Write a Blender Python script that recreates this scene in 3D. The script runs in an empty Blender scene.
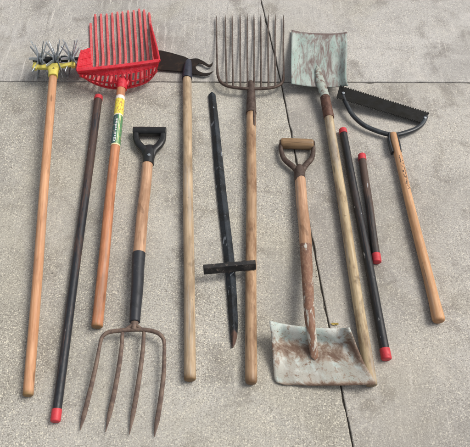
import bpy, bmesh, math, random
from mathutils import Vector, Matrix
random.seed(7)
S = bpy.context.scene
COL = S.collection

# ------------------------------------------------------------------ camera
PITCH = math.radians(56.0); DIST = 2.07; FPX = 600.0
CAM = Vector((0, -DIST*math.cos(PITCH), DIST*math.sin(PITCH)))
RX = Matrix.Rotation(math.pi/2-PITCH, 3, 'X')
cam = bpy.data.cameras.new('camera'); co = bpy.data.objects.new('camera', cam); COL.objects.link(co)
co.location = CAM; co.rotation_euler = (math.pi/2-PITCH, 0, 0)
cam.sensor_width = 36; cam.lens = FPX/470*36; cam.clip_start = .02; cam.clip_end = 500
S.camera = co

def at(px, py, z=0.0):
    """point at height z over the slab, surveyed from the photograph"""
    d = RX @ Vector(((px-235)/FPX, -(py-223.5)/FPX, -1))
    t = (z-CAM.z)/d.z
    return CAM + d*t
def mpp(px, py, z=0.0):
    p = at(px, py, z)
    fwd = RX @ Vector((0, 0, -1))
    return (p-CAM).dot(fwd)/FPX

# ------------------------------------------------------------------ nodes
class N:
    def __init__(s, name):
        s.m = bpy.data.materials.new(name); s.m.use_nodes = True
        s.t = s.m.node_tree; s.b = s.t.nodes['Principled BSDF']
    def node(s, ty, **kw):
        n = s.t.nodes.new(ty)
        for k, v in kw.items(): setattr(n, k, v)
        return n
    def link(s, a, b): s.t.links.new(a, b)
    def put(s, sock, v):
        if hasattr(v, 'is_linked') or isinstance(v, bpy.types.NodeSocket): s.link(v, sock)
        else: sock.default_value = v
    def obj(s):
        return s.node('ShaderNodeTexCoord').outputs['Object']
    def lc(s):
        return s.node('ShaderNodeAttribute', attribute_name='lc').outputs['Vector']
    def tt(s):
        return s.node('ShaderNodeAttribute', attribute_name='tt').outputs['Fac']
    def scale(s, v, sc, loc=(0, 0, 0), rot=(0, 0, 0)):
        n = s.node('ShaderNodeMapping'); s.link(v, n.inputs['Vector'])
        n.inputs['Scale'].default_value = sc; n.inputs['Location'].default_value = loc; n.inputs['Rotation'].default_value = rot
        return n.outputs[0]
    def noise(s, v, sc, det=4, rough=.55, dist=0, out=0):
        n = s.node('ShaderNodeTexNoise'); s.link(v, n.inputs['Vector'])
        n.inputs['Scale'].default_value = sc; n.inputs['Detail'].default_value = det
        n.inputs['Roughness'].default_value = rough; n.inputs['Distortion'].default_value = dist
        return n.outputs[out]
    def vor(s, v, sc, feature='F1', out='Distance', rnd=1):
        n = s.node('ShaderNodeTexVoronoi', feature=feature); s.link(v, n.inputs['Vector'])
        n.inputs['Scale'].default_value = sc; n.inputs['Randomness'].default_value = rnd
        return n.outputs[out]
    def map(s, v, a, b, c=0., d=1., smooth=True):
        n = s.node('ShaderNodeMapRange', interpolation_type='SMOOTHSTEP' if smooth else 'LINEAR')
        s.put(n.inputs[0], v)
        for i, x in enumerate((a, b, c, d)): n.inputs[i+1].default_value = x
        return n.outputs[0]
    def math(s, op, a, b=0.):
        n = s.node('ShaderNodeMath', operation=op); s.put(n.inputs[0], a); s.put(n.inputs[1], b)
        return n.outputs[0]
    def mix(s, f, a, b, bt='MIX'):
        n = s.node('ShaderNodeMix', data_type='RGBA', blend_type=bt)
        s.put(n.inputs[0], f)
        for k, x in ((6, a), (7, b)):
            if isinstance(x, (tuple, list)): x = tuple(x)+(1,) if len(x) == 3 else x
            s.put(n.inputs[k], x)
        return n.outputs[2]
    def xyz(s, v):
        n = s.node('ShaderNodeSeparateXYZ'); s.link(v, n.inputs[0]); return n.outputs
    def bump(s, h, st, dist=.002, prev=None):
        n = s.node('ShaderNodeBump'); s.link(h, n.inputs['Height'])
        n.inputs['Strength'].default_value = st; n.inputs['Distance'].default_value = dist
        if prev is not None: s.link(prev, n.inputs['Normal'])
        return n.outputs[0]
    def done(s, col, rough=.6, metal=0., normal=None, spec=.5):
        if isinstance(col, tuple): col = col+(1,) if len(col) == 3 else col
        s.put(s.b.inputs['Base Color'], col); s.put(s.b.inputs['Roughness'], rough); s.put(s.b.inputs['Metallic'], metal)
        s.b.inputs['Specular IOR Level'].default_value = spec
        if normal is not None: s.link(normal, s.b.inputs['Normal'])
        return s.m
def L(r, g, b):
    f = lambda c: (c/12.92 if c <= .04045 else ((c+.055)/1.055)**2.4)
    return tuple(f(x/255) for x in (r, g, b))

def wood(name, base, dark, grime, seed, gr=.5, dirt=.35, endcol=None, rough=.5, ends=(1.0, 1.016)):
    n = N(name); v = n.lc()
    g1 = n.noise(n.scale(v, (70, 70, 2.2), (seed, seed*.3, seed)), 2.2, 5, .6, .6)
    g2 = n.noise(n.scale(v, (260, 260, 9), (seed, 0, seed)), 2, 3, .6)
    c = n.mix(n.map(g1, .35, .68), base, dark)
    c = n.mix(n.math('MULTIPLY', n.map(g2, .5, .72), gr), c, tuple(x*.6 for x in dark))
    lg = n.noise(n.scale(v, (9, 9, 2.6), (seed*3, 2, seed)), 1.4, 4, .6, .4)
    c = n.mix(n.math('MULTIPLY', n.map(lg, .5, .66), .55*dirt+.1), c, tuple(x*.62 for x in dark))
    c = n.mix(n.math('MULTIPLY', n.map(lg, .45, .33), .3), c, tuple(min(.85, x*1.3) for x in base))
    ck = n.noise(n.scale(v, (200, 200, 2.4), (seed*5, 1, seed)), 1.4, 2, .5, .2)
    c = n.mix(n.math('MULTIPLY', n.map(ck, .69, .73), .75), c, tuple(x*.22 for x in dark))
    kn = n.vor(n.scale(v, (22, 22, 5), (seed*2, seed, seed)), 1.)
    c = n.mix(n.math('MULTIPLY', n.map(kn, .13, .05), .7), c, tuple(x*.35 for x in dark))
    d1 = n.noise(n.scale(v, (14, 14, 5), (seed*2, 0, seed)), 1.6, 5, .65)
    c = n.mix(n.math('MULTIPLY', n.map(d1, .45, .66), min(1, dirt*1.25)), c, grime)
    gw = n.noise(n.scale(v, (30, 30, 1.7), (seed, 8, seed*2)), 1.5, 5, .7)
    c = n.mix(n.math('MULTIPLY', n.map(gw, .52, .68), dirt), c, tuple((base[0]+base[1]+base[2])/3*k_ for k_ in (.92, .84, .74)))
    sm_ = n.noise(n.scale(v, (12, 12, 7), (seed*4, 3, seed*3)), 1.3, 4, .6, .5)
    c = n.mix(n.math('MULTIPLY', n.map(sm_, .62, .72), .3+.5*dirt), c, tuple(k_*.55 for k_ in grime))
    d2 = n.noise(n.scale(v, (90, 90, 40), (seed*2, 4, seed)), 1.5, 3, .6)
    c = n.mix(n.math('MULTIPLY', n.map(d2, .66, .74), dirt*1.1), c, tuple(x*.5 for x in grime))
    if endcol:
        e = n.map(n.math('ADD', n.tt(), n.math('MULTIPLY', d1, .03)), *ends)
        c = n.mix(n.math('MULTIPLY', e, .85), c, endcol)
    b = n.bump(g2, .25, .001); b = n.bump(n.map(ck, .73, .69), .3, .001, b); b = n.bump(lg, .25, .004, b); b = n.bump(d1, .15, .002, b)
    return n.done(c, n.map(d1, .3, .7, rough-.1, rough+.2), 0, b, .35)

def patchy(name, base, second, third, sc=30, lo=.5, hi=.6, rough=.5, metal=0., bump=.3, seed=0., lo2=.6, hi2=.68, stretch=(1, 1, 1), usel=False, spec=.4):
    n = N(name); v = n.lc() if usel else n.obj()
    v = n.scale(v, stretch, (seed, seed*.7, seed*.2))
    a = n.noise(v, sc, 6, .65, .3); b = n.noise(v, sc*2.7, 5, .7, .2); f = n.noise(v, sc*14, 3, .6)
    c = n.mix(n.map(a, lo, hi), base, second)
    c = n.mix(n.map(b, lo2, hi2), c, third)
    c = n.mix(n.math('MULTIPLY', n.map(f, .45, .7), .35), c, tuple(x*.5 for x in base))
    nb = n.bump(n.math('ADD', n.math('MULTIPLY', a, .6), n.math('MULTIPLY', f, .35)), bump, .0015)
    return n.done(c, n.map(a, lo-.1, hi+.1, rough-.08, rough+.18), metal, nb, spec)

def concrete(name, tone, seed, grit, stainamt, streak):
    n = N(name); o = n.obj(); v = n.scale(o, (1, 1, 1), (seed, seed*1.3, 0))
    big = n.noise(v, 1.3, 5, .6, .4); med = n.noise(v, 5.5, 6, .62, .5); sm = n.noise(v, 28, 5, .65)
    base = tuple(tone); lightc = tuple(x*1.22 for x in tone); darkc = (tone[0]*.66, tone[1]*.65, tone[2]*.63)
    c = n.mix(n.map(big, .33, .66), darkc, lightc)
    c = n.mix(.3, c, base)
    c = n.mix(n.math('MULTIPLY', n.map(med, .5, .68), stainamt), c, (tone[0]*.56, tone[1]*.54, tone[2]*.52))
    c = n.mix(n.math('MULTIPLY', n.map(med, .46, .32), .45), c, (tone[0]*1.28, tone[1]*1.25, tone[2]*1.2))
    c = n.mix(n.math('MULTIPLY', n.map(sm, .5, .68), .28), c, darkc)
    # broad stains: yellowish silt and darker damp marks with worn outlines
    s1 = n.noise(n.scale(v, (1, .8, 1), (4, 2, 0)), 2.3, 7, .62, .8); s2 = n.noise(n.scale(v, (1, 1.2, 1), (9, 5, 0)), 3.4, 8, .66, 1.0)
    c = n.mix(n.math('MULTIPLY', n.map(s1, .46, .66), .4), c, (tone[0]*.98, tone[1]*.94, tone[2]*.8))
    c = n.mix(n.math('MULTIPLY', n.map(s2, .52, .64), .34), c, (tone[0]*.55, tone[1]*.54, tone[2]*.54))
    c = n.mix(n.math('MULTIPLY', n.map(s2, .44, .32), .35), c, (tone[0]*1.25, tone[1]*1.23, tone[2]*1.18))
    # brush marks of the finishing broom
    st = n.noise(n.scale(v, (38, 3.2, 1), rot=(0, 0, math.radians(-28))), 1.7, 6, .72, .3)
    c = n.mix(n.math('MULTIPLY', n.map(st, .54, .72), streak), c, (tone[0]*1.5, tone[1]*1.47, tone[2]*1.43))
    c = n.mix(n.math('MULTIPLY', n.map(st, .46, .3), streak*.8), c, (tone[0]*.6, tone[1]*.58, tone[2]*.56))
    # exposed sand and fine aggregate
    g1 = n.noise(v, 165, 3, .7, .2); g2 = n.noise(n.scale(v, (1, 1, 1), (3, 7, 0)), 290, 3, .72, .2); fine = n.noise(v, 430, 3, .75)
    cr = n.xyz(n.vor(v, 300, out='Color'))
    gamt = n.math('MULTIPLY', n.map(n.noise(v, 2.6, 4, .6, .3), .3, .68, .5, 1.0), grit)
    c = n.mix(n.math('MULTIPLY', n.map(g1, .5, .68), gamt), c, (tone[0]*.5, tone[1]*.47, tone[2]*.44))
    c = n.mix(n.math('MULTIPLY', n.map(g2, .5, .66), gamt), c, (tone[0]*.42, tone[1]*.4, tone[2]*.38))
    c = n.mix(n.math('MULTIPLY', n.map(g2, .48, .32), gamt), c, (tone[0]*1.75, tone[1]*1.7, tone[2]*1.58))
    c = n.mix(n.math('MULTIPLY', n.map(cr[0], .8, .97), n.math('MULTIPLY', gamt, .8)), c, (tone[0]*.34, tone[1]*.32, tone[2]*.3))
    c = n.mix(n.math('MULTIPLY', n.map(cr[1], .84, .98), n.math('MULTIPLY', gamt, .8)), c, (tone[0]*2.0, tone[1]*1.95, tone[2]*1.75))
    c = n.mix(n.math('MULTIPLY', n.map(fine, .5, .72), n.math('MULTIPLY', gamt, .8)), c, (tone[0]*.4, tone[1]*.38, tone[2]*.36))
    # sparse pits
    pit = n.map(n.vor(v, 11), .035, .02)
    pit = n.math('MULTIPLY', pit, n.map(med, .45, .6))
    c = n.mix(n.math('MULTIPLY', pit, .7), c, (.05, .045, .04))
    h = n.math('ADD', n.math('MULTIPLY', fine, .4), n.math('MULTIPLY', g2, -.7))
    h = n.math('SUBTRACT', h, pit)
    b = n.bump(sm, .25, .004); b = n.bump(st, .3*streak+.05, .003, b); b = n.bump(h, .55*grit+.15, .002, b)
    return n.done(c, .85, 0, b, .25)

# ------------------------------------------------------------------ mesh helpers
class Root:
    def __init__(s, name, label, cat, loc, group=None):
        o = bpy.data.objects.new(name, None); COL.objects.link(o); o.empty_display_size = .05
        o.location = (loc.x, loc.y, 0); o['label'] = label; o['category'] = cat
        if group: o['group'] = group
        s.o = o; s.loc = Vector((loc.x, loc.y, 0))

class MB:
    def __init__(s): s.v = []; s.f = []; s.lc = []; s.tt = []
    def add(s, vs, fs, lcs=None, tts=None):
        k = len(s.v); s.v += [Vector(x) for x in vs]; s.f += [tuple(i+k for i in f) for f in fs]
        s.lc += lcs if lcs else [tuple(x) for x in vs]; s.tt += tts if tts else [0.]*len(vs)
    def sweep(s, pts, rad, seg=14, up=Vector((0, 0, 1)), power=2., cap=True, tw=None):
        """swept tube; rad = r or list of r or (a, b) half sizes across and upright; power>2 squares the section"""
        pts = [Vector(p) for p in pts]; n = len(pts)
        if not isinstance(rad, list): rad = [rad]*n
        acc = [0.]
        for i in range(1, n): acc.append(acc[-1]+(pts[i]-pts[i-1]).length)
        vs, lcs, tts, fs = [], [], [], []; prev = None
        for i, p in enumerate(pts):
            d = (pts[min(i+1, n-1)]-pts[max(i-1, 0)]).normalized()
            nn = up-d*up.dot(d)
            if nn.length < 1e-3: nn = Vector((0, 1, 0))-d*d.y
            nn.normalize(); sd = nn.cross(d); 
            if prev is None:
                if abs(d.y) > .3 and sd.x < 0: sd = -sd
            elif sd.dot(prev) < 0: sd = -sd
            prev = sd
            r = rad[i]; a, b = r if isinstance(r, tuple) else (r, r)
            for k in range(seg):
                t = 2*math.pi*k/seg; cx, cy = math.cos(t), math.sin(t)
                if power != 2.:
                    cx = math.copysign(abs(cx)**(2/power), cx); cy = math.copysign(abs(cy)**(2/power), cy)
                vs.append(p+sd*(a*cx)+nn*(b*cy)); lcs.append((a*cx, b*cy, acc[i])); tts.append(acc[i]/max(acc[-1], 1e-9))
        for i in range(n-1):
            for k in range(seg):
                q = (k+1) % seg
                fs.append((i*seg+k, i*seg+q, (i+1)*seg+q, (i+1)*seg+k))
        if cap:
            fs.append(tuple(range(seg-1, -1, -1))); fs.append(tuple((n-1)*seg+k for k in range(seg)))
        s.add(vs, fs, lcs, tts); return s
    def box(s, c, ax, ay, az, hx, hy, hz):
        vs = []
        for i in (-1, 1):
            for j in (-1, 1):
                for k in (-1, 1): vs.append(c+ax*(i*hx)+ay*(j*hy)+az*(k*hz))
        s.add(vs, [(0, 1, 3, 2), (4, 6, 7, 5), (0, 4, 5, 1), (2, 3, 7, 6), (0, 2, 6, 4), (1, 5, 7, 3)]); return s
    def plate(s, top, th):
        """polygon of points extruded straight down by th"""
        n = len(top); vs = [Vector(p) for p in top]+[Vector(p)-Vector((0, 0, th)) for p in top]
        fs = [tuple(range(n)), tuple(range(2*n-1, n-1, -1))]
        for i in range(n): fs.append((i, n+i, n+(i+1) % n, (i+1) % n))
        s.add(vs, fs); return s
    def build(s, name, mat, root=None, smooth=True, bevel=0., parent=None, solid=0., sub=0):
        off = root.loc if root else Vector()
        me = bpy.data.meshes.new(name); me.from_pydata([tuple(v-off) for v in s.v], [], s.f)
        bm = bmesh.new(); bm.from_mesh(me)
        bmesh.ops.recalc_face_normals(bm, faces=bm.faces); bm.to_mesh(me); bm.free()
        a = me.attributes.new('lc', 'FLOAT_VECTOR', 'POINT'); a.data.foreach_set('vector', [x for l in s.lc for x in l])
        a = me.attributes.new('tt', 'FLOAT', 'POINT'); a.data.foreach_set('value', s.tt)
        me.materials.append(mat)
        o = bpy.data.objects.new(name, me); COL.objects.link(o)
        if parent: o.parent = parent
        elif root: o.parent = root.o
        if sub:
            md = o.modifiers.new('sub', 'SUBSURF'); md.levels = md.render_levels = sub
        if solid:
            md = o.modifiers.new('solid', 'SOLIDIFY'); md.thickness = solid; md.offset = -1
        if bevel:
            md = o.modifiers.new('bevel', 'BEVEL'); md.width = bevel; md.segments = 2; md.limit_method = 'ANGLE'; md.angle_limit = .6
        if smooth:
            for p in me.polygons: p.use_smooth = True
            me.set_sharp_from_angle(angle=math.radians(42))
        return o

def spline(pts, n=8):
    """Catmull-Rom through the points (any dimension tuples)"""
    P = [tuple(p) for p in pts]; out = []
    P = [tuple(2*a-b for a, b in zip(P[0], P[1]))]+P+[tuple(2*a-b for a, b in zip(P[-1], P[-2]))]
    for i in range(1, len(P)-2):
        for k in range(n):
            t = k/n
            out.append(tuple(.5*(2*b+(c-a)*t+(2*a-5*b+4*c-d)*t*t+(3*b-a-3*c+d)*t**3) for a, b, c, d in zip(P[i-1], P[i], P[i+1], P[i+2])))
    out.append(P[-2]); return out
def lerp(a, b, t): return a+(b-a)*t

def rod(x0, y0, w0, z0, x1, y1, w1, z1, prof=None, wob=.0012, n=30, ends=(.25, .25), shape=None):
    """round handle between two surveyed points; w = width in photo pixels, z = height of its axis (None: lying on the slab)"""
    r0 = w0/2*mpp(x0, y0); r1 = w1/2*mpp(x1, y1)
    if z0 is None: z0 = r0+.0004
    if z1 is None: z1 = r1+.0004
    a, b = at(x0, y0, z0), at(x1, y1, z1)
    pts, rad = [], []; ph = random.random()*6
    d = (b-a); ln = d.length; d = d/ln; side = Vector((-d.y, d.x, 0)).normalized()
    def R(t):
        r = lerp(r0, r1, t)
        if shape: r *= shape(t)
        return r
    for r, q in ((.55, .0), (.85, .25), (1., 1.)):          # rounded far end
        pts.append(a+d*(ends[0]*r0*q)); rad.append(R(0)*r)
    for i in range(1, n):
        t = i/n; pts.append(a+d*(ln*t)+side*(wob*math.sin(t*7+ph)*math.sin(math.pi*t))); rad.append(R(t))
    for r, q in ((1., 1.), (.93, .45), (.8, .15), (.55, 0.)):
        pts.append(b-d*(ends[1]*r1*q)); rad.append(R(1)*r)
    m = MB(); m.sweep(pts, rad, 20)
    return m, a, b, r0, r1

# ------------------------------------------------------------------ materials
M = {}
M['orange1'] = wood('varnished_ash_orange', L(200, 153, 116), L(182, 130, 93), L(135, 92, 66), 1.0, .3, .25, L(120, 98, 60))
M['orange2'] = wood('varnished_ash_deep_orange', L(196, 136, 98), L(174, 112, 78), L(120, 78, 52), 4.0, .35, .35, L(112, 92, 56))
M['pale1'] = wood('weathered_ash_pale', L(186, 164, 136), L(164, 140, 110), L(124, 104, 80), 7.0, .5, .55, L(110, 84, 52))
M['tan'] = wood('weathered_ash_tan', L(184, 153, 120), L(158, 127, 98), L(112, 80, 56), 9.0, .5, .6, L(96, 70, 46), ends=(.98, 1.014))
M['pink'] = wood('weathered_ash_pink', L(194, 157, 127), L(172, 132, 102), L(128, 94, 70), 12.0, .5, .45)
M['straw'] = wood('weathered_ash_straw', L(190, 172, 140), L(168, 146, 112), L(98, 72, 50), 17.0, .45, .6, L(96, 80, 60))
M['gold'] = wood('varnished_ash_gold', L(200, 158, 118), L(180, 132, 93), L(140, 100, 66), 21.0, .35, .3, L(140, 100, 66))
M['grip'] = wood('worn_grip_wood', L(150, 122, 90), L(122, 96, 68), L(88, 68, 50), 25.0, .5, .5)
M['yellow'] = patchy('yellow_painted_casting', L(214, 200, 98), L(196, 178, 80), L(128, 114, 68), 45, .5, .7, .45, 0, .25, 2)
M['steel'] = patchy('dull_tine_steel', L(156, 163, 168), L(118, 124, 130), L(84, 80, 76), 60, .5, .65, .4, .5, .3, 3)
M['dark_steel'] = patchy('dark_axle_steel', L(48, 50, 52), L(62, 62, 62), L(74, 60, 50), 60, .5, .6, .45, .5, .3, 4)
M['black_paint'] = patchy('black_enamel_bow', L(40, 44, 48), L(54, 62, 68), L(92, 92, 90), 30, .5, .65, .42, .0, .25, 5, .7, .76)
M['blade'] = patchy('black_saw_blade', L(14, 14, 13), L(22, 22, 19), L(66, 64, 50), 35, .5, .65, .75, 0, .3, 6, .62, .74, spec=.1)
def saw_mat():
    n = N('dull_black_saw_steel'); o = n.obj()
    a = n.noise(o, 32, 6, .65, .4); sc_ = n.noise(n.scale(o, (30, 260, 30), rot=(0, 0, math.radians(20))), 1.2, 5, .7); f = n.noise(o, 260, 4, .7)
    c = n.mix(n.map(a, .42, .64), L(10, 10, 9), L(24, 23, 19))
    c = n.mix(n.math('MULTIPLY', n.map(sc_, .58, .72), .4), c, L(60, 58, 50))
    c = n.mix(n.math('MULTIPLY', n.map(f, .6, .72), .4), c, L(56, 46, 34))
    return n.done(c, n.map(a, .4, .65, .55, .8), .1, n.bump(n.math('ADD', sc_, f), .3, .001), .2)
M['blade'] = saw_mat()
M['hook_blade'] = patchy('dark_brown_hook_blade', L(36, 29, 25), L(54, 42, 34), L(84, 64, 50), 40, .5, .65, .6, .2, .3, 6.5, .66, .74, spec=.25)
M['ferrule_blue'] = patchy('blue_black_ferrule', L(52, 54, 66), L(38, 39, 46), L(104, 100, 102), 70, .5, .62, .5, .2, .3, 8, .62, .7)
M['iron'] = patchy('brown_rusty_iron', L(120, 102, 90), L(98, 82, 75), L(142, 118, 92), 45, .42, .6, .68, .2, .5, 9)
M['iron_dark'] = patchy('dark_brown_iron', L(86, 72, 64), L(70, 56, 50), L(112, 94, 80), 45, .45, .6, .62, .25, .4, 10)
M['iron_rust'] = patchy('red_brown_rusty_socket', L(98, 68, 55), L(76, 52, 44), L(150, 126, 108), 26, .45, .6, .65, .1, .5, 11, .6, .7)
def socket_mat():
    n = N('rusty_socket_flaked_white_highlit'); v = n.lc(); x = n.xyz(v)
    a = n.noise(n.scale(v, (22, 22, 9), (4, 0, 2)), 1.7, 7, .7, .4); b = n.noise(n.scale(v, (70, 70, 40), (9, 0, 2)), 1.7, 5, .7)
    c = n.mix(n.map(a, .4, .62), L(128, 94, 76), L(104, 76, 64))
    c = n.mix(n.map(b, .46, .66), c, L(152, 122, 100))
    k = n.math('ADD', a, n.map(n.tt(), .45, .9, -.02, .07)); k = n.math('ADD', k, n.map(x[0], .004, .016, 0, .08))  # flaked white thickens toward the scoop; right side whitened as a painted highlight
    c = n.mix(n.map(k, .54, .62), c, L(190, 187, 176))
    c = n.mix(n.math('MULTIPLY', n.map(b, .58, .7), .6), c, L(84, 60, 50))
    return n.done(c, .65, .05, n.bump(n.math('ADD', a, b), .5, .0015), .35)
M['socket_white'] = socket_mat()
M['neck'] = patchy('flaked_turquoise_neck', L(160, 168, 158), L(112, 94, 86), L(182, 190, 182), 50, .46, .6, .6, 0, .4, 31, .58, .66)
M['plastic_black'] = patchy('black_moulded_plastic', L(30, 31, 32), L(40, 41, 42), L(60, 60, 60), 50, .5, .7, .4, 0, .12, 12, .68, .76)
M['sleeve'] = patchy('blue_black_sleeve', L(44, 46, 51), L(35, 37, 41), L(88, 84, 84), 30, .45, .62, .5, 0, .2, 13, .62, .72)
M['red_cap'] = patchy('red_vinyl_cap', L(196, 58, 66), L(176, 50, 58), L(128, 54, 54), 50, .45, .65, .55, 0, .25, 14, .58, .68)
M['stake'] = patchy('chipped_black_stake', L(26, 29, 32), L(42, 47, 52), L(150, 156, 160), 17, .48, .62, .6, .0, .3, 15, .665, .69)
def stake_mat():
    n = N('chipped_black_stake_paint'); o = n.obj(); y = n.xyz(o)[1]
    a = n.noise(o, 16, 5, .62); b = n.noise(n.scale(o, (1, .55, 1), (2, 1, 0)), 34, 4, .6, .5); f = n.noise(o, 170, 4, .7)
    c = n.mix(n.map(a, .4, .62), L(24, 27, 30), L(46, 52, 58))
    c = n.mix(n.math('MULTIPLY', n.map(f, .52, .7), .45), c, L(84, 86, 88))
    c = n.mix(n.map(n.math('ADD', b, n.math('MULTIPLY', n.math('SUBTRACT', f, .5), .1)), .645, .68), c, L(128, 134, 140))
    k = n.math('ADD', n.map(y, -.3, -.52, -.12, .16), a)
    c = n.mix(n.map(k, .52, .66), c, L(98, 76, 66))
    return n.done(c, n.map(a, .4, .6, .5, .72), 0, n.bump(n.math('ADD', a, f), .3, .0015), .3)
M['stake'] = stake_mat()
M['stake_cross'] = patchy('scuffed_black_crosspiece', L(24, 24, 25), L(52, 49, 47), L(104, 94, 86), 26, .46, .6, .65, 0, .5, 16, .57, .68)
M['fork_iron'] = patchy('grey_brown_fork_iron', L(96, 84, 76), L(76, 64, 58), L(126, 112, 100), 45, .45, .6, .6, .35, .4, 18)
def pole_mat(name, seed, brown, black, lo, hi):
    n = N(name); v = n.lc()
    a = n.noise(n.scale(v, (18, 18, 3.2), (seed, 0, seed)), 1.6, 6, .66, .3); f = n.noise(n.scale(v, (120, 120, 60), (seed, 0, 0)), 1.6, 4, .65)
    t = n.tt(); mm = n.math('ADD', a, n.map(t, 0, 1, .16, -.16, False))
    c = n.mix(n.map(mm, lo, hi), black, brown)
    c = n.mix(n.math('MULTIPLY', n.map(f, .5, .68), .5), c, tuple(x*1.8 for x in black))
    ch = n.noise(n.scale(v, (60, 60, 14), (seed*3, 0, seed)), 1.5, 3, .5)
    c = n.mix(n.map(ch, .7, .72), c, L(150, 150, 152))
    sc_ = n.noise(n.scale(v, (150, 150, 6), (seed*2, 3, seed)), 1.5, 4, .6)
    c = n.mix(n.math('MULTIPLY', n.map(sc_, .54, .7), .5), c, tuple(x*2.2 for x in brown))
    return n.done(c, n.math('ADD', n.map(mm, lo, hi, .46, .66), n.math('MULTIPLY', n.math('SUBTRACT', f, .5), .5)), .05, n.bump(n.math('ADD', f, a), .4, .0015), .4)
M['pole_a'] = pole_mat('black_pole_brown_worn', 2.2, L(74, 58, 52), L(34, 37, 42), .46, .58)
M['pole_b'] = pole_mat('black_pole_clean', 5.1, L(64, 52, 48), L(32, 34, 37), .57, .7)
M['pole_c'] = pole_mat('dark_brown_short_pole', 8.3, L(80, 64, 56), L(44, 42, 42), .38, .6)

def red_plastic():
    n = N('faded_red_plastic'); o = n.obj()
    a = n.noise(o, 40, 5, .6); f = n.noise(o, 240, 4, .7)
    c = n.mix(n.map(a, .4, .65), L(222, 42, 60), L(232, 70, 84))
    c = n.mix(n.math('MULTIPLY', n.map(f, .52, .7), .5), c, L(238, 132, 134))
    du = n.noise(n.scale(o, (1, 1, 1), (3, 1, 2)), 70, 5, .7)
    c = n.mix(n.math('MULTIPLY', n.map(du, .54, .7), .55), c, L(128, 52, 52))
    n.done(c, .42, 0, n.bump(f, .15, .001), .4)
    tr = n.node('ShaderNodeBsdfTranslucent'); n.link(c, tr.inputs[0]); mx = n.node('ShaderNodeMixShader'); mx.inputs[0].default_value = .35
    n.link(n.b.outputs[0], mx.inputs[1]); n.link(tr.outputs[0], mx.inputs[2]); n.link(mx.outputs[0], n.t.nodes['Material Output'].inputs[0]); return n.m
M['red_plastic'] = red_plastic()
def red_tine():
    n = N('pale_centred_red_tine_plastic'); o = n.obj(); x = n.xyz(n.lc())
    a = n.noise(o, 26, 5, .65); f = n.noise(o, 210, 5, .74)
    red = n.mix(n.map(a, .4, .65), L(204, 42, 56), L(214, 62, 72))
    pale = n.mix(n.map(f, .42, .64), L(236, 132, 130), L(218, 84, 90))
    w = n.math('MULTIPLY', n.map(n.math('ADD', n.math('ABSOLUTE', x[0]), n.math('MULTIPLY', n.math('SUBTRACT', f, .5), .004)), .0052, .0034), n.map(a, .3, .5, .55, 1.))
    c = n.mix(w, red, pale)  # paler along the middle of each tine, red along its edges
    n.done(c, .5, 0, n.bump(f, .3, .001), .4)
    tr = n.node('ShaderNodeBsdfTranslucent'); n.link(red, tr.inputs[0]); mx = n.node('ShaderNodeMixShader'); mx.inputs[0].default_value = .3
    n.link(n.b.outputs[0], mx.inputs[1]); n.link(tr.outputs[0], mx.inputs[2]); n.link(mx.outputs[0], n.t.nodes['Material Output'].inputs[0]); return n.m
M['red_tine'] = red_tine()

def scoop_mat(name, paint, paint2, rust, rust2, grime, seed, sc, lo, hi, clean_front):
    n = N(name); v = n.lc()                                # lc of a scoop: u across (-1..1), v front to back (0..1)
    x = n.xyz(v)
    st = (1, 1.3, 1) if clean_front else (1.6, .9, 1)
    a = n.noise(n.scale(v, st, (seed, seed, 0)), sc, 8, .72, .6); b = n.noise(n.scale(v, st, (seed*2, 0, 0)), sc*3.2, 6, .74, .4)
    f = n.noise(n.scale(v, st, (seed, 3, 0)), sc*13, 4, .7)
    big = n.noise(n.scale(v, (1, 1, 1), (seed*.3, 1, 0)), 1.6, 4, .6)
    c = n.mix(n.map(big, .38, .6), paint, paint2)
    gm = n.noise(n.scale(v, (1, 1, 1), (seed*1.7, 2, 0)), sc*1.3, 7, .7, .3)
    if clean_front:                                         # rust lies in a band across the middle and along the lip, mud on the floor
        band = n.math('MULTIPLY', n.map(x[1], .2, .46), n.map(x[1], .95, .5))
        lip = n.map(x[1], .09, .0); edge = n.map(x[0], .72, .98)
        k = n.math('ADD', a, n.math('ADD', n.math('MULTIPLY', band, .2), n.math('SUBTRACT', n.math('ADD', n.math('MULTIPLY', lip, .22), n.math('MULTIPLY', edge, .12)), .1)))
        gk = n.math('ADD', gm, n.map(x[1], .5, .2, -.03, .14))
    else:
        mid = n.map(n.math('ABSOLUTE', n.math('SUBTRACT', x[0], .05)), .95, .1)
        k = n.math('ADD', a, n.math('SUBTRACT', n.math('ADD', n.math('MULTIPLY', mid, .1), n.map(x[1], .06, .0, 0, .2)), .06)); gk = gm
    c = n.mix(n.math('MULTIPLY', n.map(gk, .46, .66), .75), c, grime)
    c = n.mix(n.math('MULTIPLY', n.map(k, lo-.04, hi), .9), c, rust2)
    c = n.mix(n.math('MULTIPLY', n.map(k, lo+.05, hi+.08), .9), c, rust)
    c = n.mix(n.math('MULTIPLY', n.map(b, .53, .64), .9), c, rust2)
    c = n.mix(n.math('MULTIPLY', n.map(b, .6, .68), .8), c, rust)
    c = n.mix(n.math('MULTIPLY', n.map(f, .58, .68), .65), c, tuple(q*.65 for q in rust))
    h = n.math('ADD', n.math('MULTIPLY', b, .7), n.math('MULTIPLY', f, .5))
    return n.done(c, n.map(k, lo-.1, hi+.1, .45, .72), 0, n.bump(h, .45, .0015), .35)
M['scoop_white'] = scoop_mat('chipped_white_scoop', L(200, 202, 195), L(172, 186, 180), L(104, 80, 66), L(146, 127, 110), L(162, 155, 143), 3., 2.6, .49, .6, True)
M['scoop_green'] = scoop_mat('flaked_turquoise_scoop', L(148, 166, 158), L(168, 178, 171), L(104, 88, 84), L(130, 120, 115), L(128, 142, 136), 8., 3.8, .48, .58, False)
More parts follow.
